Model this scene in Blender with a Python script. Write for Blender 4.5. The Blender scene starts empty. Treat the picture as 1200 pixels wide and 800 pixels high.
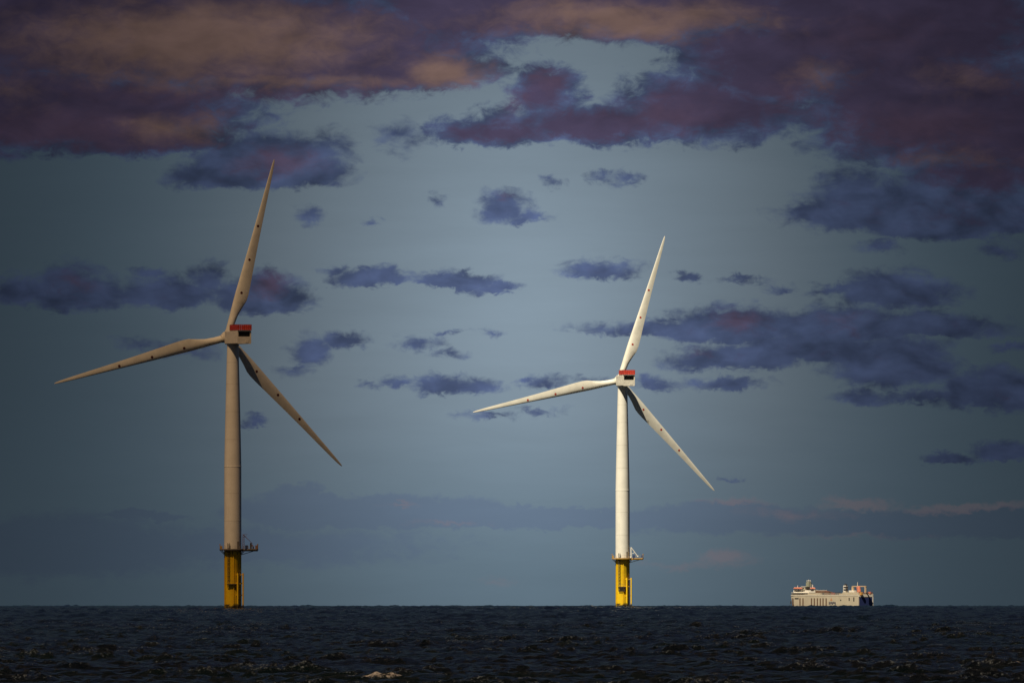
import bpy, bmesh, math, random
import numpy as np
from mathutils import Vector, Matrix
R = math.radians
random.seed(4); rng = np.random.default_rng(11)
sc = bpy.context.scene
C = sc.collection
ER = 6371000.0                 # earth radius: the sea curves away below the horizon
CAM_H = 6.0
YO = -6150.0                   # the scene's origin lies between the turbines, the camera stands 6150 m short of it

# ------------------------------------------------------------------ camera
cd = bpy.data.cameras.new('camera'); cam = bpy.data.objects.new('camera', cd); C.objects.link(cam)
cam.location = (0, YO, CAM_H)
cam.rotation_euler = (R(90) + 310 / 20000 - 0.001372, 0, 0)
cd.lens = 600; cd.sensor_width = 36; cd.clip_start = 1; cd.clip_end = 90000
sc.camera = cam

# ------------------------------------------------------------------ light
SUN_AZ, SUN_EL = R(33), R(54)          # sun behind the camera, to its left
EXPO = 0.42
sc.view_settings.view_transform = 'Standard'; sc.view_settings.look = 'None'
sc.view_settings.exposure = EXPO; sc.view_settings.gamma = 1; sc.view_settings.use_curve_mapping = False
sd = bpy.data.lights.new('sun', 'SUN'); sun = bpy.data.objects.new('sun', sd); C.objects.link(sun)
sd.energy = 5.0; sd.angle = R(0.5); sd.color = (1.0, 0.90, 0.72)
S = Vector((-math.sin(SUN_AZ) * math.cos(SUN_EL), -math.cos(SUN_AZ) * math.cos(SUN_EL), math.sin(SUN_EL)))
sun.rotation_euler = S.to_track_quat('Z', 'Y').to_euler()
sun.location = (0, 0, 300)

BG = 0.1
world = bpy.data.worlds.new('World'); sc.world = world; world.use_nodes = True
world.cycles.sampling_method = 'MANUAL'; world.cycles.sample_map_resolution = 512

def lin(c):
    return tuple(((v / 255) / 12.92 if v <= 10 else (((v / 255) + 0.055) / 1.055) ** 2.4) for v in c)

class NT:
    """short-hand for building a node tree"""
    def __init__(s, tree): s.t = tree; s.n = tree.nodes; s.l = tree.links
    def put(s, sock, v):
        if v is None: return
        if isinstance(v, bpy.types.NodeSocket): s.l.new(v, sock)
        else: sock.default_value = v
    def m(s, op, a, b=None, c=None, clamp=False):
        n = s.n.new('ShaderNodeMath'); n.operation = op; n.use_clamp = clamp
        for k, v in enumerate((a, b, c)): s.put(n.inputs[k], v)
        return n.outputs[0]
    def v(s, op, a, b=None, c=None):
        n = s.n.new('ShaderNodeVectorMath'); n.operation = op
        for k, x in enumerate((a, b, c)): s.put(n.inputs[k], x)
        return n.outputs['Value'] if op in ('LENGTH', 'DOT_PRODUCT') else n.outputs[0]
    def noise(s, vec, scale, detail=4, rough=0.55, dist=0, col=False):
        n = s.n.new('ShaderNodeTexNoise'); s.put(n.inputs['Vector'], vec)
        n.inputs['Scale'].default_value = scale; n.inputs['Detail'].default_value = detail
        n.inputs['Roughness'].default_value = rough; n.inputs['Distortion'].default_value = dist
        return n.outputs['Color'] if col else n.outputs['Fac']
    def mix(s, f, a, b):
        n = s.n.new('ShaderNodeMix'); n.data_type = 'RGBA'
        s.put(n.inputs[0], f); s.put(n.inputs[6], a); s.put(n.inputs[7], b)
        return n.outputs[2]
    def ss(s, x, lo, hi, t0=0.0, t1=1.0):
        n = s.n.new('ShaderNodeMapRange'); n.interpolation_type = 'SMOOTHSTEP'
        s.put(n.inputs[0], x)
        for k, v in enumerate((lo, hi, t0, t1)): n.inputs[k + 1].default_value = v
        return n.outputs[0]
    def ev(s, y): return (710 - y) / 100 - 0.274
    def blobs(s, P, lst):
        """union of flat-bottomed ellipses; lst rows: x, y(centre), rx, ry, weight, squash of the underside"""
        acc = None
        for (x, y, rx, ry, w, k) in lst:
            a, b = 100 / rx, 100 / ry
            q = s.v('MULTIPLY_ADD', P, (a, b, 0), (-(x - 600) / 100 * a, -s.ev(y) * b, 0))
            if k != 1:
                q2 = s.v('MULTIPLY', q, (-1, -k, 0)); q = s.v('MAXIMUM', q, q2)
            d = s.m('MULTIPLY_ADD', s.v('LENGTH', q), -w, w)
            acc = d if acc is None else s.m('MAXIMUM', acc, d)
        return acc

def build_world():
    t = NT(world.node_tree); t.n.clear()
    g = t.n.new('ShaderNodeTexCoord').outputs['Generated']
    sep = t.n.new('ShaderNodeSeparateXYZ'); t.l.new(g, sep.inputs[0]); dx, dy, dz = sep.outputs
    az = t.m('MULTIPLY', t.m('ARCTAN2', dx, dy), 200.0)
    el = t.m('MULTIPLY', t.m('ARCSINE', dz), 200.0)
    cmb = t.n.new('ShaderNodeCombineXYZ'); t.l.new(az, cmb.inputs[0]); t.l.new(el, cmb.inputs[1]); P = cmb.outputs[0]
    # turbulence that frays the outlines
    w1 = t.noise(t.v('MULTIPLY', P, (1.0, 1.9, 1)), 1.3, 3, 0.55, 0, True)
    w2 = t.noise(t.v('MULTIPLY', P, (1.0, 1.7, 1)), 6.5, 5, 0.62, 0.6, True)
    Pw = t.v('MULTIPLY_ADD', t.v('SUBTRACT', w1, (0.5, 0.5, 0.5)), (0.45, 0.26, 0), P)
    Pw = t.v('MULTIPLY_ADD', t.v('SUBTRACT', w2, (0.5, 0.5, 0.5)), (0.24, 0.20, 0), Pw)
    fb = t.noise(t.v('MULTIPLY', P, (1.0, 1.6, 1)), 3.6, 7, 0.62, 0.5)
    big = CLOUDS_BIG; small = CLOUDS_SMALL
    db = t.blobs(Pw, big); dsm = t.blobs(Pw, small)
    # the rest of the sky, above and beside what the photograph shows
    gn = t.noise(t.v('MULTIPLY', g, (1, 1, 3.0)), 2.6, 5, 0.6, 0.4)
    far = t.m('MAXIMUM', t.ss(el, 7.6, 12), t.ss(t.m('ABSOLUTE', az), 7.5, 14))
    gen = t.m('MULTIPLY', t.m('SUBTRACT', gn, 0.44), 4.0)
    gen = t.m('MULTIPLY_ADD', far, t.m('ADD', gen, 1.5), -1.5)
    D = t.m('MAXIMUM', t.m('MAXIMUM', db, dsm), gen)
    fbs = t.m('SUBTRACT', fb, 0.5)
    dens = t.m('MULTIPLY_ADD', fbs, 1.15, D)
    alpha = t.m('MAXIMUM', t.ss(t.m('MULTIPLY_ADD', fbs, 1.15, t.m('MAXIMUM', db, gen)), -0.05, 0.42), t.ss(t.m('MULTIPLY_ADD', fbs, 1.45, t.m('MULTIPLY', dsm, 1.45)), -0.18, 0.70))
    core = t.ss(t.m('MULTIPLY_ADD', fbs, 1.1, t.m('MAXIMUM', db, t.m('MULTIPLY', dsm, 0.26))), 0.22, 0.85)
    # vignette painted into the sky: brightness falls off from its middle
    q = t.v('MULTIPLY_ADD', P, (1 / 2.98, 1 / 4.37, 0), (-(615 - 600) / 298, -t.ev(372) * 100 / 437, 0))
    gl = t.m('EXPONENT', t.m('MULTIPLY', t.m('POWER', t.m('ADD', t.v('DOT_PRODUCT', q, q), 0.03), 0.74), -1.0))
    streak = t.noise(t.v('MULTIPLY', P, (0.35, 2.2, 1)), 1.1, 5, 0.6, 0.3)
    gl = t.m('MULTIPLY', gl, t.m('MULTIPLY_ADD', streak, 0.22, 0.89))
    V = t.m('MULTIPLY_ADD', gl, 0.99, t.ss(el, 3.0, 0.0, 0.11, 0.135))
    Vc = t.m('MULTIPLY_ADD', V, 0.84, 0.16)  # weaker share of the vignette, put into the cloud colours
    k = 1 / (BG * 2 ** EXPO)
    up = t.ss(el, -0.2, 2.6)
    tint = t.mix(up, (0.178 * k, 0.262 * k, 0.335 * k, 1), (0.226 * k, 0.297 * k, 0.362 * k, 1))
    tint = t.mix(t.ss(V, 0.5, 0.12), tint, (0.187 * k, 0.29 * k, 0.385 * k, 1))
    vm = t.v('MULTIPLY', tint, None); t.l.new(V, vm.node.inputs[1])
    base = vm
    # low bank over the horizon and its sunlit upper edge
    bank = t.m('ADD', t.blobs(Pw, BANK), t.m('MULTIPLY', fbs, 0.5))
    ba = t.m('MULTIPLY', t.ss(bank, 0.0, 0.3), 0.42)
    bc = t.v('MULTIPLY', (0.135 * k, 0.19 * k, 0.33 * k), None); t.l.new(V, bc.node.inputs[1])
    base = t.mix(ba, base, bc)
    pk = t.m('ADD', t.blobs(Pw, PINK), t.m('MULTIPLY', fbs, 0.9))
    pa = t.m('MULTIPLY', t.ss(pk, 0.05, 0.7), 0.5)
    pc = t.v('MULTIPLY', (0.29 * k, 0.235 * k, 0.27 * k), None); t.l.new(Vc, pc.node.inputs[1])
    base = t.mix(pa, base, pc)
    # high sky
    sky = t.n.new('ShaderNodeTexSky'); sky.sky_type = 'NISHITA'; sky.sun_disc = False
    sky.sun_elevation = SUN_EL; sky.sun_rotation = math.atan2(S.x, S.y)
    sky.air_density = 1.0; sky.dust_density = 1.0
    skyd = t.v('MULTIPLY', sky.outputs[0], (0.10, 0.10, 0.11))
    hi = t.ss(el, 9, 45)
    base = t.mix(hi, base, skyd)
    # cloud colour: thin edges slate blue, thick parts violet, sunlit bulges brown
    warm = t.m('MULTIPLY_ADD', fbs, 0.7, t.blobs(t.v('MULTIPLY_ADD', t.v('SUBTRACT', w1, (.5, .5, .5)), (.9, .5, 0), P), WARM))
    wa = t.ss(warm, -0.02, 0.85)
    red = t.m('MULTIPLY_ADD', fbs, 0.9, t.blobs(Pw, RED))
    ra = t.m('MULTIPLY', t.ss(red, 0.0, 0.85), 0.72)
    ce = tuple(v * k for v in (0.080, 0.112, 0.222)) + (1,)
    cc = tuple(v * k for v in (0.082, 0.063, 0.124)) + (1,)
    cr = tuple(v * k for v in (0.120, 0.074, 0.122)) + (1,)
    cw = tuple(v * k for v in (0.262, 0.164, 0.142)) + (1,)
    cl = t.mix(core, ce, cc)
    cl = t.mix(ra, cl, cr)
    cl = t.mix(wa, cl, cw)
    # billows: the side of each fold turned to the light is brighter than its base
    n2 = t.noise(t.v('MULTIPLY', t.v('ADD', P, (-0.14, 0.20, 0)), (1.0, 1.7, 1)), 1.9, 3, 0.5, 0.4)
    n3 = t.noise(t.v('MULTIPLY', P, (1.0, 1.7, 1)), 1.9, 3, 0.5, 0.4)
    rel = t.m('MULTIPLY', t.m('SUBTRACT', n3, n2), t.m('MULTIPLY_ADD', core, -0.85, 1.25))
    mod = t.m('MULTIPLY_ADD', t.noise(t.v('MULTIPLY', P, (0.8, 1.7, 1)), 1.6, 6, 0.52, 0.6), 0.8, 0.6)
    cv = t.v('MULTIPLY', cl, None); t.l.new(t.m('MULTIPLY', Vc, t.m('ADD', mod, t.m('MINIMUM', t.m('MAXIMUM', rel, -0.3), 0.5))), cv.node.inputs[1])
    col = t.mix(t.m('MULTIPLY', alpha, 0.97), base, cv)
    bgn = t.n.new('ShaderNodeBackground'); t.l.new(col, bgn.inputs[0]); bgn.inputs[1].default_value = BG
    out = t.n.new('ShaderNodeOutputWorld'); t.l.new(bgn.outputs[0], out.inputs[0])

CLOUDS_BIG = [
 (120, 20, 420, 125, 1.6, 1), (330, 52, 300, 82, 1.8, 1.1), (470, 84, 140, 44, 1.6, 1.5), (60, 135, 290, 80, 1.7, 1.5),
 (170, 168, 130, 48, 1.3, 2.2),
 (780, 0, 250, 66, 1.7, 1.1), (1040, 20, 260, 110, 1.7, 1), (560, 5, 170, 58, 1.6, 1), (640, 20, 120, 36, 1.3, 1.2), (640, 110, 55, 42, 1.1, 1.2), (590, 158, 115, 30, 1.1, 1.8),
 (700, 152, 190, 38, 1.2, 1.8), (830, 130, 150, 55, 1.3, 1.2), (900, 75, 130, 75, 1.4, 1), (860, 50, 100, 30, 1.1, 1), (1090, 120, 190, 95, 1.6, 1.0),
 (1180, 150, 130, 80, 1.5, 1), (1150, 205, 130, 40, 1.0, 1)]
CLOUDS_SMALL = [
 (312, 205, 108, 56, 1.5, 3.0), (250, 210, 62, 24, 0.9, 1.8), (375, 180, 36, 30, .6, 1.2), (1110, 258, 190, 62, 1.7, 2.4), (1000, 235, 70, 46, 1.0, 1.3), (965, 250, 60, 18, 0.9, 1), (1090, 200, 60, 30, .7, 1), (470, 158, 36, 20, .4, 1),
 (590, 245, 38, 26, 0.8, 1.6), (620, 258, 34, 9, 0.7, 1.3), (736, 212, 20, 11, 0.55, 1.2), (706, 208, 14, 8, 0.45, 1.2), (648, 212, 17, 9, 0.45, 1.2),
 (363, 254, 20, 12, 0.5, 1.2), (513, 232, 12, 9, 0.4, 1.2), (432, 263, 14, 5, 0.4, 1),
 (85, 352, 70, 46, 1.3, 2.6), (22, 347, 44, 26, 0.9, 1.6), (195, 350, 75, 30, 1.05, 2.0), (175, 322, 30, 9, 0.6, 1.2), (245, 330, 34, 26, 0.8, 1.4), (310, 353, 62, 40, 1.3, 2.6),
 (435, 330, 56, 18, 1.1, 1.9), (395, 318, 22, 8, 0.5, 1), (530, 332, 56, 16, 1.05, 1.8), (578, 339, 36, 11, 0.9, 1.6),
 (703, 320, 55, 18, 0.9, 2.0), (805, 325, 18, 8, 0.6, 1.3), (910, 335, 22, 6, 0.4, 1.2), (870, 328, 40, 4, 0.35, 1),
 (820, 388, 165, 17, 1.1, 2.2), (870, 390, 110, 36, 1.3, 2.6), (985, 390, 110, 36, 1.3, 2.6), (1080, 387, 120, 25, 1.1, 2.2),
 (1055, 348, 82, 36, 1.15, 2.0), (990, 340, 55, 8, 0.6, 1), (860, 424, 95, 25, 1.1, 2.0), (955, 414, 130, 26, 1.1, 1.6), (1050, 432, 95, 44, 1.15, 1.7), (820, 448, 30, 8, 0.4, 1.2),
 (855, 451, 55, 11, 0.8, 1.6), (1165, 463, 90, 34, 1.15, 1.9), (1100, 464, 110, 9, 0.7, 1.4), (1015, 468, 42, 13, 0.7, 1.6), (1190, 408, 30, 7, 0.6, 1.2), (1180, 293, 30, 12, .45, 1.2), (1035, 290, 28, 10, .45, 1.2),
 (365, 418, 32, 26, 0.75, 1.7), (405, 402, 36, 15, 0.75, 1.6), (345, 436, 28, 6, .35, 1), (490, 404, 34, 10, 0.45, 1.3), (525, 415, 28, 6, 0.4, 1), (526, 390, 28, 4, 0.35, 1), (580, 389, 14, 6, .45, 1),
 (530, 455, 62, 18, 0.85, 2.0), (470, 447, 30, 10, 0.6, 1.4), (432, 452, 14, 5, .4, 1), (640, 452, 36, 12, 0.6, 1.6), (615, 449, 20, 6, .5, 1), (690, 447, 22, 7, .4, 1.2), (768, 449, 34, 12, 0.65, 1.6),
 (298, 495, 15, 8, 0.6, 1.6), (1175, 532, 46, 19, 1.2, 2.0), (1110, 540, 36, 9, 0.9, 1.4), (855, 561, 18, 4, 0.45, 1), (160, 405, 26, 10, .4, 1.2), (215, 412, 50, 12, .5, 1.4), (575, 488, 40, 6, .4, 1.2), (630, 480, 30, 4, .3, 1)]
BANK = [(430, 600, 190, 26, 1.2, 1.0), (350, 585, 60, 18, 0.9, 1.5), (640, 606, 330, 15, 1.1, 1), (170, 603, 70, 7, 0.8, 1), (60, 640, 260, 46, .7, 1), (1080, 612, 300, 20, 1.0, 1), (860, 608, 200, 22, .9, 1), (300, 640, 300, 30, .45, 1)]
PINK = [(1010, 590, 70, 12, 0.95, 1.6), (1130, 594, 120, 9, 0.85, 1), (930, 600, 90, 10, 0.5, 1), (860, 590, 70, 7, 0.6, 1.2), (850, 653, 45, 13, 0.75, 1.2), (800, 660, 80, 7, .5, 1),
        (470, 591, 40, 4, .6, 1), (520, 612, 70, 5, .5, 1), (590, 680, 40, 10, .35, 1), (1000, 628, 120, 5, .4, 1)]
WARM = [(230, 45, 290, 66, 1.0, 1), (520, 84, 75, 34, 0.85, 1), (330, 96, 280, 16, 0.55, 1), (740, 20, 230, 34, 0.9, 1), (200, 152, 75, 30, 0.7, 1),
        (965, 85, 60, 28, 0.4, 1), (1130, 95, 80, 30, 0.35, 1), (1120, 185, 110, 20, 0.3, 1), (20, 110, 60, 24, .35, 1), (150, 148, 40, 12, .4, 1)]
RED = [(325, 190, 75, 26, 0.85, 1), (90, 330, 36, 18, 0.6, 1), (318, 332, 36, 22, 0.85, 1), (870, 374, 52, 16, 0.8, 1), (985, 375, 70, 14, 0.3, 1), (640, 92, 40, 20, .8, 1), (605, 120, 30, 20, .7, 1),
       (780, 132, 130, 34, 0.5, 1), (930, 110, 70, 40, .5, 1), (1080, 150, 150, 40, .8, 1), (100, 150, 220, 40, .8, 1), (300, 108, 330, 20, .8, 1), (700, 40, 200, 24, .5, 1), (1020, 40, 120, 50, .5, 1), (820, 413, 24, 8, .5, 1), (590, 232, 16, 8, .5, 1)]
build_world()

# ------------------------------------------------------------------ materials
def mat(name, col, rough=0.5, noise=0.0, nscale=0.5, spec=0.5, metal=0.0, streak=0.0, scol=(0.12, 0.07, 0.03)):
    m = bpy.data.materials.new(name); m.use_nodes = True
    t = NT(m.node_tree); b = t.n['Principled BSDF']
    b.inputs['Roughness'].default_value = rough; b.inputs['Metallic'].default_value = metal
    b.inputs['Specular IOR Level'].default_value = spec
    c = (*col, 1); o = t.n.new('ShaderNodeTexCoord').outputs['Object']
    n = t.noise(o, nscale, 6, 0.6)
    dark = tuple(v * (1 - noise) for v in col) + (1,)
    out = t.mix(t.ss(n, 0.35, 0.68), c, dark)
    if streak:
        s = t.noise(t.v('MULTIPLY', o, (1.6, 1.6, 0.06)), 1.4, 5, 0.65)
        out = t.mix(t.ss(s, 0.52, 0.8, 0, streak), out, (*scol, 1))
    t.l.new(out, b.inputs['Base Color'])
    rr = t.m('MULTIPLY_ADD', n, 0.2, rough - 0.1); t.l.new(rr, b.inputs['Roughness'])
    return m

M = {}
M['white'] = mat('white_turbine_paint', (0.80, 0.765, 0.66), 0.42, 0.10, 0.25, 0.4, streak=0.22, scol=(0.45, 0.38, 0.27))
M['blade'] = mat('blade_gelcoat', (0.80, 0.765, 0.65), 0.35, 0.13, 0.35, 0.5)
M['nac'] = mat('nacelle_panel', (0.74, 0.69, 0.57), 0.5, 0.14, 0.8, 0.4, streak=0.25, scol=(0.40, 0.33, 0.23))
M['red'] = mat('red_mesh_panel', (0.62, 0.065, 0.04), 0.5, 0.25, 1.5)
M['black'] = mat('black_recess', (0.012, 0.013, 0.014), 0.6, 0.2)
M['dark'] = mat('dark_steel', (0.06, 0.055, 0.05), 0.55, 0.3)
M['galv'] = mat('galvanised_steel', (0.34, 0.30, 0.25), 0.5, 0.3, 2.0)
M['blue'] = mat('dark_blue_paint', (0.03, 0.05, 0.13), 0.5, 0.2)
M['rust'] = mat('rusty_steel', (0.22, 0.09, 0.04), 0.7, 0.4, 1.2)
M['mark'] = mat('red_marking', (0.45, 0.05, 0.03), 0.5, 0.2)
M['seam'] = mat('seam_grey', (0.60, 0.56, 0.47), 0.6, 0.2)
M['ywalk'] = mat('yellow_deck_edge', (0.55, 0.30, 0.03), 0.5, 0.4, 1.5)

def yellow_mat():
    m = bpy.data.materials.new('yellow_pile_paint'); m.use_nodes = True
    t = NT(m.node_tree); b = t.n['Principled BSDF']; b.inputs['Roughness'].default_value = 0.45
    o = t.n.new('ShaderNodeTexCoord').outputs['Object']
    sp = t.n.new('ShaderNodeSeparateXYZ'); t.l.new(o, sp.inputs[0]); z = sp.outputs[2]
    n = t.noise(o, 0.7, 6, 0.6)
    c = t.mix(t.ss(n, 0.35, 0.7), (0.94, 0.62, 0.012, 1), (0.86, 0.52, 0.012, 1))
    s = t.noise(t.v('MULTIPLY', o, (1.5, 1.5, 0.07)), 1.6, 5, 0.65)
    c = t.mix(t.ss(s, 0.52, 0.8, 0, 0.25), c, (0.35, 0.095, 0.02, 1))
    # weed and barnacles on the splash zone, with a ragged upper edge
    edge = t.m('MULTIPLY_ADD', t.noise(o, 0.55, 6, 0.7), 5.0, -1.1)
    g = t.ss(t.m('SUBTRACT', edge, z), -0.3, 0.7)
    c = t.mix(g, c, (0.045, 0.035, 0.018, 1))
    t.l.new(c, b.inputs['Base Color'])
    return m
M['yellow'] = yellow_mat()

# ------------------------------------------------------------------ mesh helpers
class MB:
    def __init__(s): s.v = []; s.f = []
    def add(s, vs, fs):
        o = len(s.v); s.v += [tuple(v) for v in vs]; s.f += [tuple(i + o for i in f) for f in fs]; return s
    def box(s, c, d, rot=None):
        hx, hy, hz = d[0] / 2, d[1] / 2, d[2] / 2
        vs = [Vector((x, y, z)) for x in (-hx, hx) for y in (-hy, hy) for z in (-hz, hz)]
        if rot is not None: vs = [rot @ v for v in vs]
        c = Vector(c)
        return s.add([c + v for v in vs], [(0, 1, 3, 2), (4, 6, 7, 5), (0, 4, 5, 1), (2, 3, 7, 6), (0, 2, 6, 4), (1, 5, 7, 3)])
    def bar(s, a, b, r, n=6, r2=None):
        a, b = Vector(a), Vector(b); d = (b - a).normalized()
        u = d.orthogonal().normalized(); w = d.cross(u); r2 = r if r2 is None else r2
        vs = []
        for p, q in ((a, r), (b, r2)):
            for k in range(n):
                t = 2 * math.pi * k / n; vs.append(p + u * q * math.cos(t) + w * q * math.sin(t))
        fs = [(k, (k + 1) % n, n + (k + 1) % n, n + k) for k in range(n)] + [tuple(range(n))[::-1], tuple(range(n, 2 * n))]
        return s.add(vs, fs)
    def lathe(s, prof, n=64, c=(0, 0)):
        vs = []; fs = []
        for (r, z) in prof:
            for k in range(n):
                t = 2 * math.pi * k / n; vs.append((c[0] + r * math.cos(t), c[1] + r * math.sin(t), z))
        for j in range(len(prof) - 1):
            for k in range(n):
                fs.append((j * n + k, j * n + (k + 1) % n, (j + 1) * n + (k + 1) % n, (j + 1) * n + k))
        fs.append(tuple(range(n))[::-1]); fs.append(tuple(range((len(prof) - 1) * n, len(prof) * n)))
        return s.add(vs, fs)
    def prism(s, pts, z0, z1):
        n = len(pts)
        vs = [(x, y, z0) for x, y in pts] + [(x, y, z1) for x, y in pts]
        return s.add(vs, [(k, (k + 1) % n, n + (k + 1) % n, n + k) for k in range(n)] + [tuple(range(n))[::-1], tuple(range(n, 2 * n))])
    def loft(s, rings, cap=True):
        n = len(rings[0]); vs = [p for r_ in rings for p in r_]; fs = []
        for j in range(len(rings) - 1):
            for k in range(n): fs.append((j * n + k, j * n + (k + 1) % n, (j + 1) * n + (k + 1) % n, (j + 1) * n + k))
        if cap: fs += [tuple(range(n))[::-1], tuple(range((len(rings) - 1) * n, len(rings) * n))]
        return s.add(vs, fs)
    def build(s, name, m, parent=None, smooth=False, M4=None, bevel=0, label=None):
        me = bpy.data.meshes.new(name)
        vs = [M4 @ Vector(v) for v in s.v] if M4 is not None else s.v
        me.from_pydata([tuple(v) for v in vs], [], s.f); me.update()
        bm = bmesh.new(); bm.from_mesh(me); bmesh.ops.recalc_face_normals(bm, faces=bm.faces); bm.to_mesh(me); bm.free()
        me.materials.append(m)
        o = bpy.data.objects.new(name, me); C.objects.link(o)
        if parent: o.parent = parent
        if label: o['label'] = label
        if smooth:
            me.polygons.foreach_set('use_smooth', [True] * len(me.polygons))
            me.set_sharp_from_angle(angle=R(35))
        if bevel:
            b = o.modifiers.new('bevel', 'BEVEL'); b.width = bevel; b.segments = 2
        return o

def empty(name, loc, label, cat, group=None):
    o = bpy.data.objects.new(name, None); C.objects.link(o); o.location = loc
    o['label'] = label; o['category'] = cat
    if group: o['group'] = group
    return o

# ------------------------------------------------------------------ sea: one sheet following the earth's curve
def make_sea():
    core = np.linspace(-1.95, 1.95, 760)
    side = np.concatenate([np.linspace(2.0, 7, 150), np.geomspace(7.2, 180, 60)])
    ang = np.radians(np.concatenate([-side[::-1], core, side]))
    n_ = np.linspace(0, 1 - (10500 / 912) ** -0.3, 3200)
    r = np.concatenate([np.geomspace(0.5, 900, 70), 912 * (1 - n_) ** (-1 / 0.3), np.linspace(10900, 32000, 50)])
    A, Q = np.meshgrid(ang, r)
    X = Q * np.sin(A); Y = Q * np.cos(A)
    h = np.zeros_like(X); N = 84
    lam = np.geomspace(38, 0.55, N)
    for i, L in enumerate(lam):
        k = 2 * np.pi / L
        a = 0.0100 * L ** 0.62 * (0.6 + 0.8 * rng.random()) * min(1, (12 / L) ** 0.9)
        th = np.radians(-112 + rng.normal(0, 22 + 12 * i / N))
        ph = rng.random() * 6.283
        h += a * np.sin(k * (X * np.cos(th) + Y * np.sin(th)) + ph)
    print('sea std', h.std())
    # gusty patches: the chop is not equally high everywhere
    g = 1 + 0.22 * np.sin(X / 13 + 1.3 * np.sin(Y / 71)) * np.sin(Y / 47 + X / 60) + 0.14 * np.sin(X / 5.1 - Y / 29) * np.sin(Y / 19 + X / 9)
    h *= g
    sd_ = h.std()
    h = h + 0.16 * np.clip(h, 0, None) ** 2 / (2 * sd_)
    # highlight flecks painted on the highest crests, and foam on the breaking ones
    fo = 0.33 * np.clip((h / sd_ - 1.9) * 0.8, 0, 1) * np.clip((4500 - Q) / 2000, 0, 1)
    w_ = (np.abs(X + 9.3) < 0.6) & (Y > 1075) & (Y < 1120); hm = np.where(w_, h + 0.012 * (1120 - Y), -9); im = np.unravel_index(hm.argmax(), h.shape)
    FX, FY = X[im], Y[im]
    print('sea std', sd_, h.max())
    bx, by = (428 - 600) / 20000 * 1050, 1050.0
    def crest(bx, by, wx, wy, amp, skew):
        e = np.exp(-((X - bx) / wx) ** 2 - ((Y - by - skew * (X - bx)) / wy) ** 2)
        return amp * e, e
    for (px, d, wx, wy, amp, sk, fs) in ((481, 1480, .5, 3, 0.2, 1, .55), (619, 1980, .8, 4, 0.22, 2, .5), (100, 1900, .8, 4, 0.2, -3, .45), (1192, 1290, .8, 3, 0.25, 1, .6), (3, 1290, .5, 3, 0.25, 1, .6), (291, 5700, 1.2, 30, .3, 1, .45)):
        dh, e = crest((px - 600) / 20000 * d, d, wx, wy, amp, sk); h = h + dh * 0.6; fo = np.maximum(fo, fs * np.clip(e * 1.7 - 0.25, 0, 1))
    for (ox, oy, wx, wy, amp, sk, fs) in ((0, 0, 2.3, 1.3, 0.20, -.4, .66), (-1.9, .4, .9, 1.3, .12, 0.3, .6), (.1, -.4, .25, 1.0, .16, -1, .75), (1.3, -.5, .7, 1.2, .12, -.6, .66), (-.8, 0, .2, 1.0, .10, 0, .7)):
        dh, e = crest(FX + ox, FY + oy, wx, wy, amp, sk); h = h + dh; fo = np.maximum(fo, fs * np.clip(e * 1.7 - 0.25, 0, 1))
    fade = np.clip((Q - 60) / 400, 0, 1)
    Z = h * fade - Q ** 2 / (2 * ER) - 0.25
    nr, nc = X.shape
    co = np.stack([X, Y + YO, Z], -1).astype(np.float32).reshape(-1)
    i0 = (np.arange(nr - 1)[:, None] * nc + np.arange(nc - 1)[None, :]).astype(np.int32)
    q = np.stack([i0, i0 + 1, i0 + 1 + nc, i0 + nc], -1).reshape(-1, 4)
    me = bpy.data.meshes.new('sea')
    me.vertices.add(nr * nc); me.vertices.foreach_set('co', co)
    me.loops.add(q.size); me.loops.foreach_set('vertex_index', q.reshape(-1))
    me.polygons.add(len(q)); me.polygons.foreach_set('loop_start', np.arange(0, q.size, 4, dtype=np.int32))
    me.polygons.foreach_set('loop_total', np.full(len(q), 4, np.int32))
    me.update(calc_edges=True)
    me.polygons.foreach_set('use_smooth', np.ones(len(q), bool))
    at = me.attributes.new('foam_highlight', 'FLOAT', 'POINT'); at.data.foreach_set('value', fo.astype(np.float32).reshape(-1))
    o = bpy.data.objects.new('sea', me); C.objects.link(o); o['kind'] = 'structure'
    m = bpy.data.materials.new('sea_water'); m.use_nodes = True; t = NT(m.node_tree); b = t.n['Principled BSDF']
    oc = t.n.new('ShaderNodeTexCoord').outputs['Object']
    b.inputs['Roughness'].default_value = 0.16; b.inputs['IOR'].default_value = 1.33; b.inputs['Specular IOR Level'].default_value = 0.31
    patch = t.noise(t.v('MULTIPLY', oc, (0.03, 0.006, 1)), 1.0, 4, 0.6)
    wc = t.mix(t.ss(patch, 0.4, 0.65), (0.0018, 0.005, 0.011, 1), (0.0020, 0.0085, 0.010, 1))
    fa = t.n.new('ShaderNodeAttribute'); fa.attribute_name = 'foam_highlight'
    fn = t.noise(t.v('MULTIPLY', oc, (1, 0.35, 1)), 3.4, 6, 0.75)
    fm = t.ss(t.m('ADD', fa.outputs['Fac'], t.m('MULTIPLY_ADD', fn, 2.2, -1.2)), 0.2, 0.8)
    fcol = t.mix(t.ss(fa.outputs['Fac'], 0.3, 0.5), (0.24, 0.32, 0.40, 1), (0.62, 0.62, 0.62, 1))  # blue-grey for painted highlights and thin foam, light grey for thick foam
    t.l.new(t.mix(fm, wc, fcol), b.inputs['Base Color'])
    t.l.new(t.m('MULTIPLY_ADD', fm, 0.6, 0.10), b.inputs['Roughness'])
    bp = t.n.new('ShaderNodeBump'); bp.inputs['Strength'].default_value = 0.8; bp.inputs['Distance'].default_value = 0.5
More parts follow.
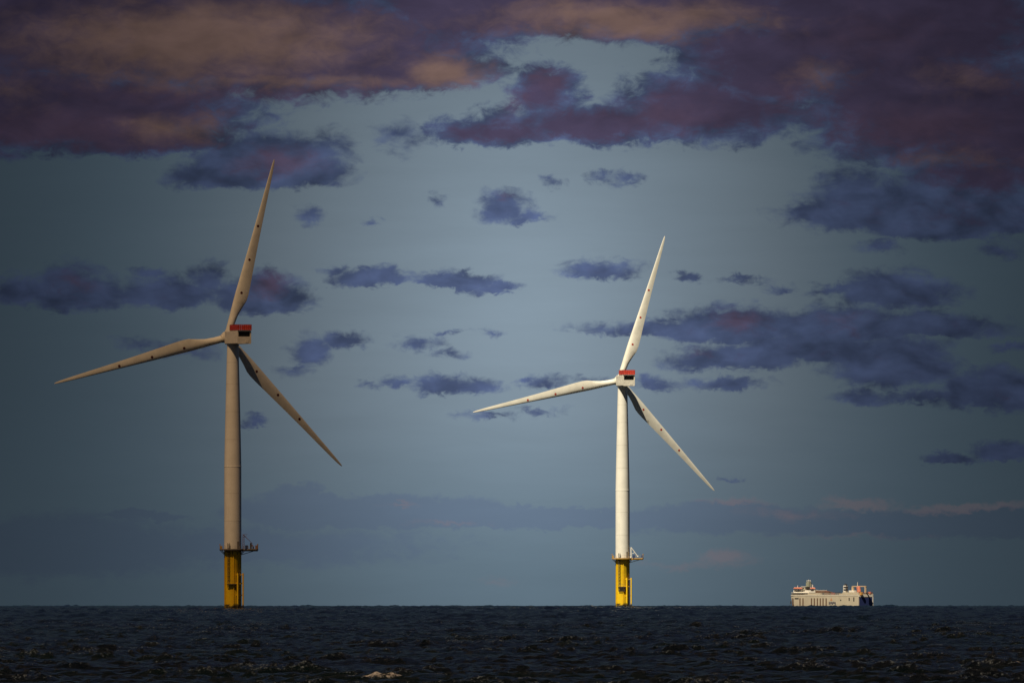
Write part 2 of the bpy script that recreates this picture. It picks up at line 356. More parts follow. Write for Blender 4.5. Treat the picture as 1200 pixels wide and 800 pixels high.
    t.l.new(t.noise(t.v('MULTIPLY', oc, (0.8, 1.3, 1)), 0.9, 5, 0.62), bp.inputs['Height']); t.l.new(bp.outputs[0], b.inputs['Normal'])
    me.materials.append(m)
    return o
make_sea()

# ------------------------------------------------------------------ unseen cloud added above the frame to dim the near sea and nearer turbine
def make_shade_cloud():
    mb = MB(); n = 64; H0 = 1250
    ctr = Vector((-470, 0, 0)); rings = []
    rx, y0, y1 = 2600, -900, 5420
    cy, ry = (y0 + y1) / 2, (y1 - y0) / 2
    for (f, z) in ((0.90, H0), (1.0, H0 + 40), (1.0, H0 + 110), (0.93, H0 + 170)):
        ring = []
        for k in range(n):
            a = 2 * math.pi * k / n; c_, s_ = math.cos(a), math.sin(a)
            e = 2.6; rr = (abs(c_) ** e + abs(s_) ** e) ** (-1 / e) * (1 + 0.02 * math.sin(5 * a + 1) + 0.015 * math.sin(9 * a))
            ring.append((ctr.x + rx * rr * c_ * f, cy + ry * rr * s_ * f, z + 12 * math.sin(7 * a)))
        rings.append([(p[0], p[1] + YO, p[2]) for p in ring])
    mb.loft(rings)
    m = bpy.data.materials.new('sun_dimmer'); m.use_nodes = True; t = NT(m.node_tree); t.n.clear()
    out = t.n.new('ShaderNodeOutputMaterial'); mx = t.n.new('ShaderNodeMixShader'); mx.inputs[0].default_value = 0.42
    tr = t.n.new('ShaderNodeBsdfTransparent'); tr.inputs[0].default_value = (0.86, 0.735, 0.62, 1)  # tinted shell added to dim and warm the sun below it
    df = t.n.new('ShaderNodeBsdfDiffuse'); df.inputs[0].default_value = (0.5, 0.5, 0.52, 1)
    t.l.new(tr.outputs[0], mx.inputs[1]); t.l.new(df.outputs[0], mx.inputs[2]); t.l.new(mx.outputs[0], out.inputs['Surface'])
    o = mb.build('added_shade_cloud', m); o['kind'] = 'structure'
    return o
make_shade_cloud()

# ------------------------------------------------------------------ wind turbines
SEC = [(1.5, 2.3, 1.0, 14, 0.50), (4.5, 2.35, 0.96, 14, 0.50), (7.5, 2.65, 0.72, 13, 0.45), (10.5, 3.45, 0.46, 12, 0.36), (13, 4.25, 0.34, 11.5, 0.30), (15, 4.35, 0.30, 10.5, 0.29),
       (18, 4.15, 0.27, 9, 0.29), (22, 3.75, 0.25, 7.3, 0.30), (27, 3.3, 0.23, 5.6, 0.31), (32, 2.85, 0.21, 4.2, 0.32), (37, 2.45, 0.20, 3, 0.33), (42, 2.05, 0.19, 2, 0.34),
       (47, 1.7, 0.18, 1.2, 0.35), (51, 1.42, 0.18, 0.7, 0.37), (55, 1.10, 0.18, 0.3, 0.39), (57.5, 0.85, 0.18, 0, 0.42), (59, 0.6, 0.18, 0, 0.45), (59.7, 0.34, 0.2, 0, 0.5), (60, 0.08, 0.3, 0, 0.5)]
SA = np.array(SEC)
def sec_at(r): return [np.interp(r, SA[:, 0], SA[:, j]) for j in range(1, 5)]
def foil(u, tr):
    """half thickness (fraction of chord) at u=0 (leading) .. 1 (trailing); blends to a circle for tr -> 1"""
    u = min(max(u, 0), 1)
    na = 5 * tr * (0.2969 * math.sqrt(u) - 0.1260 * u - 0.3516 * u * u + 0.2843 * u ** 3 - 0.1036 * u ** 4)
    ci = math.sqrt(max(0, 0.25 - (u - 0.5) ** 2)) * tr
    w = min(1, max(0, (tr - 0.32) / 0.5)); w = w * w * (3 - 2 * w)
    return na * (1 - w) + ci * w
def bpt(r, u, side, off=0.0):
    c, tr, tw, ax = sec_at(r)
    x = (u - ax) * c; y = side * (foil(u, tr) * c * (1.15 if side < 0 else 0.85) + off)
    a = R(tw); return Vector((x * math.cos(a) + y * math.sin(a), -x * math.sin(a) + y * math.cos(a) + 0.0006 * r * r * 0.6, r))
def blade_mb():
    mb = MB(); rings = []
    rs = sorted(set([s[0] for s in SEC] + list([3, 6, 9, 12, 20, 24.5, 29.5, 34.5, 39.5, 44.5])))
    us = [0.5 - 0.5 * math.cos(math.pi * k / 11) for k in range(12)]
    for r in rs: rings.append([bpt(r, u, -1) for u in us] + [bpt(r, u, 1) for u in us[-2:0:-1]])
    return mb.loft(rings)
def marks_mb(r0, u0, rad):
    mb = MB(); c, tr, tw, ax = sec_at(r0); n = 14; vs = []
    for off in (0.004, 0.03):
        vs.append(bpt(r0, u0, -1, off))
        for k in range(n):
            t = 2 * math.pi * k / n; vs.append(bpt(r0 + rad * math.sin(t), u0 + rad * math.cos(t) / c, -1, off))
    N = n + 1; fs = []
    for k in range(n):
        a, b = 1 + k, 1 + (k + 1) % n
        fs += [(N, N + a, N + b), (0, b, a), (a, b, N + b, N + a)]
    return mb.add(vs, fs)

def circle_pts(r, a0, a1, n): return [(r * math.cos(R(a0 + (a1 - a0) * k / n)), r * math.sin(R(a0 + (a1 - a0) * k / n))) for k in range(n + 1)]

def turbine(x, D, yaw, az, hubh, label, crane_mat, rail_mat, dots, crane_kind):
    base = Vector((x, D + YO, -(D * D) / (2 * ER)))
    T = empty('wind_turbine', base, label, 'wind turbine', 'offshore wind turbines')
    nb = hubh - 2.3                      # underside of the nacelle
    PZ = 19.0
    # transition piece
    mb = MB().lathe([(2.80, -12), (2.80, 17.6), (2.88, 17.75), (2.88, 18.2), (2.82, 18.35), (2.82, PZ + 0.1)], 72)
    tp = mb.build('foundation_pile', M['yellow'], T, True)
    # ladder with hoops up to the work platform, on the side facing the shore
    fa = R(-90 - 30)
    fx, fy = math.cos(fa), math.sin(fa)
    def on(a_deg, r, z): a = R(a_deg); return Vector((r * math.cos(a), r * math.sin(a), z))
    lad = MB()
    for dz_a in (-5.5, 5.5): lad.bar(on(-115 + dz_a, 3.12, 8.4), on(-115 + dz_a, 3.12, PZ + 2.4), 0.07)
    for z in np.arange(8.7, PZ + 1, 0.6): lad.bar(on(-120.5, 3.12, z), on(-109.5, 3.12, z), 0.035, 4)
    for z in np.arange(10.4, PZ + 2.5, 1.3):
        for k in range(6):
            a0, a1 = math.pi * k / 6, math.pi * (k + 1) / 6
            p = [on(-115 - 6.5 * math.cos(a), 3.12 + 0.7 * math.sin(a), z) for a in (a0, a1)]
            lad.bar(p[0], p[1], 0.05, 4)
    for q in (-117.8, -115, -112.2): lad.bar(on(q, 3.80, 10.4), on(q, 3.80, PZ + 2.2), 0.03, 4)
    lad.build('ladder', M['dark'], tp)
    rp = MB().prism([tuple(on(a, r, 0)[:2]) for a, r in ((-122, 2.85), (-117, 4.1), (-73, 4.1), (-68, 2.85))], 7.9, 8.12)
    rp.bar(on(-116, 3.8, 7.9), on(-120, 2.8, 6.3), 0.09); rp.bar(on(-76, 3.8, 7.9), on(-72, 2.8, 6.3), 0.09)
    for a in (-116, -102, -88, -75): rp.bar(on(a, 3.95, 8.1), on(a, 3.95, 9.1), 0.045, 4)
    rp.bar(on(-116, 3.95, 9.1), on(-95, 3.85, 9.1), 0.045, 4); rp.bar(on(-95, 3.85, 9.1), on(-75, 3.95, 9.1), 0.045, 4)
    if crane_kind == 'jib':
        for a in (-117, -109, -101, -93, -85, -77): rp.bar(on(a, 3.6, 7.9), on(a, 3.3, 6.2), 0.16, 5)
    rp.build('rest_platform', M['dark'], tp)
    bl = MB()
    for a in (-65, -31): bl.bar(on(a, 3.95, -8), on(a, 3.95, 11.6), 0.26, 10)
    for z in (0.8, 4.6, 8.4, 11.2):
        for a in (-65, -31): bl.bar(on(a, 3.95, z), on(a, 2.7, z - 0.3), 0.14, 6)
    bl.build('boat_landing', M['yellow'], tp, True)
    l2 = MB()
    for a in (-54, -44): l2.bar(on(a, 3.85, -6), on(a, 3.85, 12.4), 0.07)
    for z in np.arange(-3, 12.3, 0.55): l2.bar(on(-54, 3.85, z), on(-44, 3.85, z), 0.045, 4)
    for z in (3, 7, 11): l2.bar(on(-49, 3.85, z), on(-49, 2.7, z), 0.08, 5)
    l2.build('ladder', M['dark'], tp)
    jt = MB()
    for a in (-143, -84): jt.bar(on(a, 2.98, -8), on(a, 2.98, 17.5), 0.10, 8)
    jt.build('cable_pipe', M['yellow'], tp, True)
    # work platform with a lobe to the right
    out_ = circle_pts(4.35, 35, 325, 26)
    lobe = [(5.2, -3.2), (7.9, -3.2), (8.3, -2.4), (8.3, 1.9), (7.8, 2.6), (5.0, 2.6)]
    pts = out_ + lobe
    wp = MB().prism(pts, PZ, PZ + 0.32)
    for a in range(0, 360, 30): wp.bar(on(a, 4.1, PZ), on(a, 2.7, PZ - 1.4), 0.11, 5)
    for yy in (-2.4, 0, 2): wp.box((5.3, yy, PZ - 0.16), (5.6, 0.22, 0.32)); wp.bar((6.6, yy, PZ - 0.3), (2.6, yy * 0.5, PZ - 1.5), 0.1, 5)
    wpo = wp.build('work_platform', rail_mat, T)
    rl = MB(); n = len(pts)
    for k in range(n):
        a, b = Vector((*pts[k], 0)) * 0.985, Vector((*pts[(k + 1) % n], 0)) * 0.985
        a = Vector((a.x, a.y, PZ + 0.3)); b = Vector((b.x, b.y, PZ + 0.3))
        if k % 2 == 0 or k > len(out_) - 2: rl.bar(a, a + Vector((0, 0, 1.15)), 0.05, 4)
        for hz in (0.6, 1.15): rl.bar(a + Vector((0, 0, hz)), b + Vector((0, 0, hz)), 0.035, 4)
        rl.box((a + b) / 2 + Vector((0, 0, 0.1)), ((b - a).length, 0.03, 0.2), Matrix.Rotation(math.atan2((b - a).y, (b - a).x), 3, 'Z'))
    rl.build('railing', M['galv'], wpo)
    # equipment on the platform
    cb = [((-3.75, -1.2, PZ + 0.85), (0.7, 0.9, 1.1), M['ywalk']), ((7.75, -1.6, PZ + 0.95), (0.8, 1.1, 1.3), M['rust'] if crane_kind != 'jib' else M['blue']),
          ((4.5, -2.6, PZ + 1.0), (0.9, 0.8, 1.3), M['blue']), ((-0.9, -4.0, PZ + 0.9), (0.5, 0.35, 1.2), M['dark'])]
    if crane_kind != 'jib': cb += [((5.9, -1.4, PZ + 1.35), (0.6, 0.6, 2.1), M['dark']), ((6.7, -2.3, PZ + 0.8), (0.5, 0.5, 1.0), M['blue'])]
    for c, d, m_ in cb: MB().box(c, d).build('equipment_cabinet', m_, wpo, bevel=0.05)
    for (lx, ly) in ((-4.15, -0.2), (8.1, 1.7), (8.1, -2.9)):
        lm = MB(); lm.bar((lx, ly, PZ + 0.3), (lx, ly, PZ + 1.7), 0.05, 5); lm.bar((lx, ly, PZ + 1.65), (lx, ly, PZ + 2.05), 0.17, 8)
        lm.build('marker_lamp', M['ywalk'], wpo)
    cr = MB()
    if crane_kind == 'jib':
        b0 = Vector((3.35, -1.9, PZ + 0.3)); top = b0 + Vector((0, 0, 4.3))
        cr.bar(b0, top, 0.22, 10); cr.bar(top, b0 + Vector((2.5, 0.2, 0.9)), 0.20, 8, 0.14)
        cr.bar(b0 + Vector((0, 0, 1.6)), b0 + Vector((1.5, 0.1, 2.3)), 0.09, 6); cr.bar(b0, b0 + Vector((0, 0, 0.7)), 0.4, 10)
        cr.box(b0 + Vector((2.6, .2, .8)), (0.5, 0.5, 0.5))
    else:
        b0 = Vector((3.5, -1.9, PZ + 0.3))
        for (sx, sy) in ((-.3, -.3), (.3, -.3), (.3, .3), (-.3, .3)): cr.bar(b0 + Vector((sx, sy, 0)), b0 + Vector((sx * .7, sy * .7, 4.9)), 0.06, 5)
        for k in range(7):
            z = 0.7 * k; sgn = 1 if k % 2 else -1
            cr.bar(b0 + Vector((-.3 * sgn, -.3, z)), b0 + Vector((.3 * sgn, -.3, z + .7)), 0.04, 4); cr.bar(b0 + Vector((.3 * sgn, .3, z)), b0 + Vector((-.3 * sgn, .3, z + .7)), 0.04, 4)
        cr.bar(b0 + Vector((0, 0, 4.7)), b0 + Vector((2.9, .3, 1.9)), 0.10, 6, 0.07); cr.bar(b0 + Vector((2.9, .3, 1.9)), b0 + Vector((2.9, .3, 1.2)), 0.05, 4)
        cr.bar(b0 + Vector((0, 0, 3.8)), b0 + Vector((1.1, .1, 4.6)), 0.05, 4); cr.box(b0 + Vector((2.9, .3, 1.2)), (0.4, 0.4, 0.5))
        cr.bar(b0 + Vector((0, 0, 4.9)), b0 + Vector((1.3, 0.1, 4.9)), 0.05, 4)
    cr.build('davit_crane', crane_mat, wpo, True)
    # tower
    zt = nb - 0.05; zf = 46.2
    prof = [(2.80, PZ + 0.1), (2.80, PZ + 0.5), (2.78, zf - 0.2), (2.83, zf - 0.15), (2.83, zf + 0.15), (2.77, zf + 0.2)]
    for k in range(1, 13):
        f = k / 12; z = zf + 0.2 + (zt - 0.6 - zf - 0.2) * f; prof.append((2.77 - 0.89 * f ** 1.15, z))
    prof += [(2.0, zt - 0.55), (2.0, zt)]
    tw = MB().lathe(prof, 96).build('tower', M['white'], T, True)
    for z in (28.5, 37.5, 55, 64, 73, 80):
        r_ = np.interp(z, [p[1] for p in prof], [p[0] for p in prof]) + 0.012
        sm = MB().lathe([(r_, z - 0.04), (r_ + 0.008, z), (r_, z + 0.04)], 72)
        sm.build('weld_seam', M['seam'], tw)
    dr = MB(); da = -50
    dr.add([on(da + s * 9, r_, z) for r_ in (2.79, 2.86) for s in (-1, 1) for z in (PZ + 0.5, PZ + 2.9)], [(0, 1, 3, 2), (4, 6, 7, 5), (0, 4, 5, 1), (2, 3, 7, 6), (0, 2, 6, 4), (1, 5, 7, 3)])
    dr.build('door', M['galv'], tw)
    # nacelle: axis d points away from the camera and to the left
    d = Vector((-math.sin(yaw), math.cos(yaw), 0)); hx = Vector((math.cos(yaw), math.sin(yaw), 0))
    F = Matrix((( hx.x, d.x, 0, 0), (hx.y, d.y, 0, 0), (0, 0, 1, nb), (0, 0, 0, 1)))   # local: x right, y to the rotor, z up
    W, H, YR, YF = 4.74, 4.25, -11.2, 1.7
    w = W / 2; rc = 0.9; OB, OT = 2.35, 3.95; ow = 2.05
    nc = MB()
    # shell: rounded long edges, full section, from behind the recess to the front
    def ringn(y, s=1.0, dzc=0.0, ch=0.22):
        hw, z0, z1 = w * s, dzc + (H / 2) * (1 - s), H - (H / 2) * (1 - s) + dzc
        return [(-hw + ch, y, z0), (hw - ch, y, z0), (hw, y, z0 + ch), (hw, y, z1 - ch), (hw - ch, y, z1), (-hw + ch, y, z1), (-hw, y, z1 - ch), (-hw, y, z0 + ch)]
    nc.loft([ringn(YR + rc), ringn(YF - 0.5), ringn(YF, 0.93), ringn(YF + 1.0, 0.74)])
    # rear end round the recess
    nc.loft([[(x_, y, z) for (x_, z) in ((-w + .22, 0), (w - .22, 0), (w, .22), (w, OB), (-w, OB), (-w, .22))] for y in (YR, YR + rc)])
    nc.box((-(w + ow) / 2, YR + rc / 2, (OB + OT) / 2), (w - ow, rc, OT - OB)); nc.box(((w + ow) / 2, YR + rc / 2, (OB + OT) / 2), (w - ow, rc, OT - OB))
    nc.box((0, YR + rc / 2, (OT + H) / 2), (W - 0.1, rc, H - OT))
    nac = nc.build('nacelle', M['nac'], T, True, F)
    MB().box((0, YR + rc - 0.04, (OB + OT) / 2), (2 * ow - .02, 0.06, OT - OB - .02)).build('cooling_intake', M['black'], nac, M4=F)
    gr = MB()
    for k in range(9): gr.box((-1.8 + 0.45 * k, YR + rc - 0.16, (OB + OT) / 2), (0.07, 0.1, OT - OB - .05))
    gr.build('intake_grille', M['dark'], nac, M4=F)
    for y_ in (-8.2, -5.0, -1.8):
        for s_ in (-1, 1): MB().box((s_ * (w + 0.006), y_, H / 2), (0.02, 0.06, H - 0.6)).build('panel_joint', M['seam'], nac, M4=F)
    MB().box((0, YR - 0.006, 1.2), (W - 0.6, 0.02, 0.05)).build('panel_joint', M['seam'], nac, M4=F)
    ht = MB().box((0.9, YR - 0.03, 0.72), (1.2, 0.08, 0.9)); ht.build('hatch', M['nac'], nac, M4=F, bevel=0.03)
    # helicopter hoist platform: red mesh panels all round
    PW, PL, PH = 4.7, 7.9, 1.8; y0, y1 = YR - 0.35, YR - 0.35 + PL
    hp = MB().box((0, (y0 + y1) / 2, H + 0.1), (PW, PL, 0.16)); 
    hpo = hp.build('hoist_platform', M['nac'], T, M4=F)
    pr = MB(); z0, z1 = H + 0.2, H + 0.2 + PH
    def panel(a, b):
        a, b = Vector(a), Vector(b); L = (b - a).length; n_ = max(3, round(L / 0.68)); dd = (b - a) / n_
        ang = math.atan2(dd.y, dd.x); Rm = Matrix.Rotation(ang, 3, 'Z')
        for k in range(n_):
            c = a + dd * (k + 0.5); pr.box((c.x, c.y, (z0 + z1) / 2), (dd.length * 0.74, 0.05, PH * 0.86), Rm)
    panel((-PW / 2, y0, 0), (PW / 2, y0, 0)); panel((-PW / 2, y1, 0), (PW / 2, y1, 0)); panel((-PW / 2, y0, 0), (-PW / 2, y1, 0)); panel((PW / 2, y0, 0), (PW / 2, y1, 0))
    pr.build('red_panel', M['red'], hpo, M4=F)
    fr = MB(); cs = [(-PW / 2, y0), (PW / 2, y0), (PW / 2, y1), (-PW / 2, y1)]
    for k in range(4):
        a, b = Vector((*cs[k], 0)), Vector((*cs[(k + 1) % 4], 0)); n_ = max(3, round((b - a).length / 1.36))
        for z in (z0 + 0.03, (z0 + z1) / 2, z1): fr.bar((a.x, a.y, z), (b.x, b.y, z), 0.06, 4)
        for j in range(n_ * 2):
            p = a + (b - a) * j / (n_ * 2); fr.bar((p.x, p.y, z0 - 0.1), (p.x, p.y, z1 + 0.02), 0.055, 4)
    fr.build('railing', M['redf'], hpo, M4=F)
    an = MB().bar((1.6, y1 + 0.8, H), (1.6, y1 + 0.8, H + 2.2), 0.04, 5); an.bar((1.2, y1 + 0.8, H + 2.1), (2.0, y1 + 0.8, H + 2.1), 0.03, 4)
    an.build('wind_sensor', M['galv'], nac, M4=F)
    # rotor
    tilt = R(5.73); ax = Vector((-math.sin(yaw) * math.cos(tilt), math.cos(yaw) * math.cos(tilt), math.sin(tilt)))
    vz = ax.cross(hx); vz = vz if vz.z > 0 else -vz
    hub = Vector((0, 0, hubh)) + d * 5.4
    RF = Matrix(((hx.x, ax.x, vz.x, hub.x), (hx.y, ax.y, vz.y, hub.y), (hx.z, ax.z, vz.z, hub.z), (0, 0, 0, 1)))
    hb = MB()
    prf = [(1.35, -2.6), (1.45, -1.9), (1.75, -1.5), (1.95, -0.8), (2.0, 0), (1.95, 0.9), (1.7, 1.7), (1.2, 2.4), (0.6, 2.8), (0.1, 2.95)]
    rings = [[(r_ * math.cos(2 * math.pi * k / 40), y_, r_ * math.sin(2 * math.pi * k / 40)) for k in range(40)] for (r_, y_) in prf]
    hb.loft(rings)
    for k in range(3):
        a = az + k * 2 * math.pi / 3; u_ = Vector((math.sin(a), 0, math.cos(a)))
        hb.bar(u_ * 0.8, u_ * 1.95, 1.32, 32)
    hbo = hb.build('hub', M['nac'], T, True, RF)
    bb = blade_mb()
    for k in range(3):
        a = az + k * 2 * math.pi / 3
        BM = RF @ Matrix.Rotation(a, 4, 'Y') @ Matrix.Rotation(-R(2.0), 4, 'X')
        bo = bb.build('blade', M['blade'], T, True, BM)
        cf = MB().lathe([(1.19, 1.75), (1.27, 1.8), (1.27, 2.15), (1.19, 2.2)], 40)
        cf.build('root_collar', M['seam'], bo, True, BM)
        for (r0, u0) in ((15.2, 0.42), (26.3, 0.40), (37.6, 0.42)):
            marks_mb(r0, u0, 0.42).build('blade_marking', dots, bo, M4=BM)
    return T

M['redf'] = mat('dark_red_frame', (0.38, 0.03, 0.02), 0.5, 0.2)
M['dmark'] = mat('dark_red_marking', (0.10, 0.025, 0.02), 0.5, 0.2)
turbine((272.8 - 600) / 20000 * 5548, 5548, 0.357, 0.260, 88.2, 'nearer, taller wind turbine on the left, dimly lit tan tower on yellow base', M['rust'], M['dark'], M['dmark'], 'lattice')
turbine((729.6 - 600) / 20000 * 6752, 6752, 0.223, 0.304, 89.6, 'farther, shorter wind turbine on the right, bright white in full sun on yellow base', M['white'], M['ywalk'], M['mark'], 'jib')

# ------------------------------------------------------------------ ferry on the horizon
def ferry():
    D = 17000; th = R(58); B = 17.5
    hd = Vector((-math.cos(th), math.sin(th), 0)); nd = Vector((-math.sin(th), -math.cos(th), 0))
    F0 = Vector(((1014.7 - 600) / 20000 * D, D + YO, -(D * D) / (2 * ER)))
    T = empty('ferry', F0, 'cream and dark blue ferry with orange lifeboats sailing on the horizon', 'ferry')
    F = Matrix(((hd.x, nd.x, 0, 0), (hd.y, nd.y, 0, 0), (0, 0, 1, 0), (0, 0, 0, 1)))   # x forward, y towards the lit side, z up
    cream = mat('ferry_cream', (0.45, 0.385, 0.28), 0.5, 0.12, 0.15, streak=0.2, scol=(0.30, 0.2, 0.12))
    white = mat('ferry_white', (0.66, 0.60, 0.50), 0.5, 0.1, 0.3)
    navy = mat('ferry_navy', (0.018, 0.028, 0.10), 0.5, 0.15, 0.3)
    brn = mat('ferry_brown', (0.13, 0.075, 0.045), 0.6, 0.2, 0.5); wdw = mat('ferry_window', (0.05, 0.045, 0.04), 0.3, 0.1)
    org = mat('ferry_orange', (0.60, 0.20, 0.12), 0.5, 0.15, 0.6); drd = mat('ferry_dark_red', (0.16, 0.035, 0.035), 0.6, 0.2)
    grn = mat('ferry_mast_grey', (0.26, 0.26, 0.19), 0.6, 0.2, 0.5); drk = mat('ferry_dark', (0.035, 0.035, 0.045), 0.6, 0.2)
    sx = lambda X: (910 - X) * 0.1623            # zoomed photo column to metres ahead of the stern
    hz = lambda Yp: (40 - Yp / 10) * 0.85 + 5.36
    DK = 16.8
    hull = MB(); L = 125
    def hr(z, lb, k): return [(0, -B / 2, z), (0, B / 2, z), (L - 9 + lb, B / 2, z), (L - 1 + lb, B / 2 * k, z), (L + lb, 0.5, z), (L + lb, -0.5, z), (L - 1 + lb, -B / 2 * k, z), (L - 9 + lb, -B / 2, z)]
    hull.loft([hr(-5, -3, .6), hr(4, -1.5, .8), hr(12, 0, .9), hr(DK, 0.6, .95)])
    ho = hull.build('hull', cream, T, True, F)
    yb = B / 2
    def side(X0, X1, Y0, Y1, m_, name, dy=0.05, par=ho):
        s0, s1 = sorted((sx(X0), sx(X1))); z0, z1 = sorted((hz(Y0), hz(Y1)))
        return MB().box(((s0 + s1) / 2, yb + dy / 2 + 0.01, (z0 + z1) / 2), (s1 - s0, dy, z1 - z0)).build(name, m_, par, M4=F)
    for X in (168, 250, 284, 380, 413, 447, 480, 511, 546): side(X - 7, X + 7, 305, 392, brn, 'side_opening')
    for X, a, b in ((805, 298, 335), (857, 293, 342), (710, 320, 336)): side(X - 6, X + 6, a, b, wdw, 'side_opening')
    side(140, 152, 340, 375, wdw, 'side_opening'); side(190, 235, 302, 318, wdw, 'side_opening')
    side(150, 905, 268, 274, white, 'rubbing_strip', 0.25)
    # emblem: dark looping script with a tan sail over it (too small to read in the photograph)
    em = MB()
    for k in range(8): 
        X = 580 + k * 10; z = hz(362 + 5 * math.sin(k * 2.1)); em.box((sx(X), yb + 0.04, z), (1.5, 0.06, 2.4 + 0.5 * math.cos(k * 1.7)), Matrix.Rotation(0.3 * math.sin(k), 3, 'Y'))
    em.build('emblem', mat('emblem_slate', (0.10, 0.09, 0.10), 0.6, 0.2), ho, M4=F)
    MB().add([(sx(590), yb + .03, hz(335)), (sx(618), yb + .03, hz(335)), (sx(604), yb + .03, hz(300)), (sx(590), yb + .1, hz(335)), (sx(618), yb + .1, hz(335)), (sx(604), yb + .1, hz(300))],
             [(0, 1, 2), (5, 4, 3), (0, 3, 4, 1), (1, 4, 5, 2), (2, 5, 3, 0)]).build('emblem', mat('emblem_tan', (0.42, 0.20, 0.09), 0.6, 0.1), ho, M4=F)
    # stern
    MB().box((-0.08, 0, (hz(292) - 3) / 2), (0.2, B - 1.6, hz(292) + 3)).build('stern_door', navy, ho, M4=F)
    st = MB(); st.box((-0.12, -yb + 0.6, 6), (0.5, 1.2, 22)); st.box((-0.12, 0, (hz(290) + DK) / 2), (0.5, B, DK - hz(290)))
    st.build('stern_frame', white, ho, M4=F, bevel=0.1)
    # forward accommodation and bridge
    def blk(X0, X1, z0, z1, yw, m_, name, par=T, yc=0, bev=0.15, full=False):
        off = (B / 2 - yc - yw / 2) * 9.97
        s0, s1 = sx(X1 - off - (yw * 9.97 if full else 0)), sx(X0 - off)
        if s1 - s0 < 1.5: s0, s1 = (s0 + s1) / 2 - .75, (s0 + s1) / 2 + .75
        return MB().box(((s0 + s1) / 2, yc, (z0 + z1) / 2), (s1 - s0, yw, z1 - z0)).build(name, m_, par, M4=F, bevel=bev)
    acc = blk(158, 480, DK, 18.5, B - 1.2, cream, 'accommodation_block')
    blk(162, 300, 17.2, 17.9, B - 0.9, wdw, 'window_band', acc, bev=0)
    blk(150, 330, 18.5, 19.0, B + 0.6, white, 'deck_edge', acc)
    a2 = blk(176, 420, 19.0, 21.4, B - 3.0, white, 'accommodation_block')
    blk(185, 290, 20.0, 20.8, B - 2.8, wdw, 'window_band', a2, bev=0); blk(180, 300, 21.4, 21.8, B - 1.5, cream, 'deck_edge', a2)
    br = blk(272, 362, 21.4, 25.0, 5.5, cream, 'bridge', T, 4.5, .15, True)
    for X in (305, 340): blk(X - 27, X - 9, 22.4, 23.8, 5.62, wdw, 'bridge_window', br, 4.5, 0)
    blk(262, 372, 24.6, 25.1, 6.2, white, 'roof', br, 4.5, .1, True)
    MB().loft([[(sx(400), s_ * (B / 2 - 2), z) for s_, z in ((-1, 18.5), (1, 18.5), (1, 21.3), (-1, 21.3))], [(sx(480), s_ * (B / 2 - 2), z) for s_, z in ((-1, 18.3), (1, 18.3), (1, 19.2), (-1, 19.2))]]).build('sloping_deckhouse', brn, T, M4=F)
    ms = MB(); c = sx(325)
    c = sx(351) + (B / 2 - 4.5) * 1.62
    ms.box((c, 4.5, 27.0), (5.2, 3.4, 4.2)); ms.box((c, 4.5, 29.6), (4.2, 2.6, 1.2))
    mo = ms.build('radar_mast', grn, T, M4=F)
    rd = MB()
    for (dx_, z) in ((-3.2, 31.5), (0.2, 32.0), (3.3, 31.2)): rd.bar((c + dx_, 4.5, 29.8), (c + dx_, 4.5, z), 0.22, 5)
    rd.box((c, 4.5, 31.0), (7.2, 0.5, 0.4)); rd.build('antenna', white, mo, M4=F)
    MB().bar((sx(365), yb - 3, 21.4), (sx(365), yb - 3, 27.0), 0.45, 6).build('flag_pole', white, T, M4=F)
    MB().bar((sx(205), yb - 2, 24), (sx(205), yb - 2, 26.2), 0.3, 6).build('flag_pole', white, T, M4=F)
    def boat(X0, X1, z, yc, m_=org, hgt=2.1, name='lifeboat'):
        s0, s1 = sorted((sx(X0), sx(X1))); rings = []
        for k in range(9):
            f = k / 8; wv = max(0.12, math.sin(math.pi * f) ** 0.45); x_ = s0 + (s1 - s0) * f
            rings.append([(x_, yc + 1.5 * wv * math.cos(t), z + hgt / 2 * (0.25 + .75 * wv) * math.sin(t)) for t in [2 * math.pi * j / 12 for j in range(12)]])
        return MB().loft(rings).build(name, m_, T, True, F)
    boat(168, 268, 23.2, yb - 0.8); boat(352, 412, 23.2, yb - 1.2, org, 1.9)
    for X in (185, 250, 362, 402): MB().bar((sx(X), yb - 1.5, 20.5), (sx(X), yb - 0.6, 24.6), 0.3, 5).build('boat_davit', white, T, M4=F)
    # cargo deck
    for X0, X1, h_, m_, yc in ((492, 520, 1.9, drk, 2), (524, 575, 2.9, brn, 4), (530, 560, 3.5, drd, 3), (582, 600, 1.6, drk, 0), (602, 640, 2.3, drd, 3), (642, 684, 2.5, drk, 2), (470, 492, 2.2, cream, 3)):
        blk(X0, X1, DK, DK + h_, 3, m_, 'deck_house', T, yc + 2, 0.1)
    rl = MB()
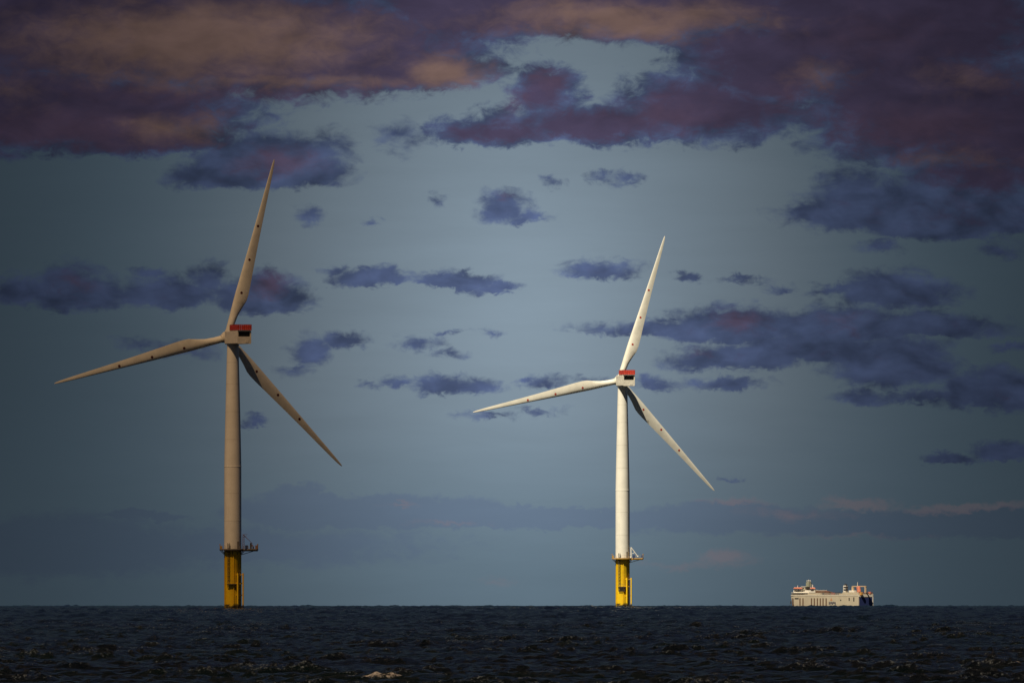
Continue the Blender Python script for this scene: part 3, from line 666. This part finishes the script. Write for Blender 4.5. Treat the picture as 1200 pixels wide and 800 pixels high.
    for X in range(490, 700, 14): rl.bar((sx(X), yb - .2, DK), (sx(X), yb - .2, DK + 1.2), 0.12, 4)
    rl.bar((sx(485), yb - .2, DK + 1.2), (sx(700), yb - .2, DK + 1.2), 0.12, 4); rl.build('railing', white, T, M4=F)
    # aft block, funnel, gantry
    blk(690, 912, DK, 18.2, B - 0.6, cream, 'aft_block'); blk(728, 905, 18.2, 19.3, B - 1.6, cream, 'aft_block')
    fn = blk(736, 792, 19.3, 26.0, 3.0, white, 'funnel', T, 6, 0.3, True)
    for z in (21.0, 23.6): blk(742, 764, z, z + 1.5, 3.12, drk, 'funnel_mark', fn, 6, 0)
    for X in (755, 768): MB().bar((sx(X) + 3.5, 6, 26), (sx(X) + 3.5, 6, 28.0 - (X - 755) * .03), 0.9, 10).build('exhaust_pipe', drk, fn, M4=F)
    gt = MB()
    gt.box(((sx(790) + sx(945)) / 2, 3.5, 25.3), (sx(790) - sx(945), 1.2, 0.9))
    for X, w_ in ((797, 3.0), (858, 1.4), (938, 1.8)): gt.box((sx(X), 3.5, 22), (w_, 1.2, 6.4))
    gt.build('gantry', mat('gantry_tan', (0.50, 0.36, 0.22), 0.5, 0.2, .4), T, M4=F)
    blk(800, 862, 19.3, 21.2, 3, white, 'deck_house', T, 5, .2)
    rb = MB().box((sx(886), 6.0, 22.0), (4.2, 2.6, 6.6), Matrix.Rotation(0.28, 3, 'Y')); rb.build('rescue_boat', org, T, M4=F, bevel=0.8)
    MB().bar((sx(849), 3.5, 25.6), (sx(849), 3.5, 29.6), 0.35, 6, 0.2).build('aft_mast', white, T, M4=F)
    dk = MB(); dk.box((2.2, -1, DK + 1.3), (4, B - 2.6, 2.4)); dk.build('mooring_house', drd, T, M4=F, bevel=.2)
    MB().box((1.0, -5.0, DK + 1.7), (2.5, 2.2, 2.6)).build('winch', org, T, M4=F, bevel=.3)
    MB().box((sx(918), 6.4, DK + 1.2), (3, 2, 3)).build('vent_box', mat('ochre', (.5, .25, .06), .5, .2), T, M4=F, bevel=.2)
ferry()
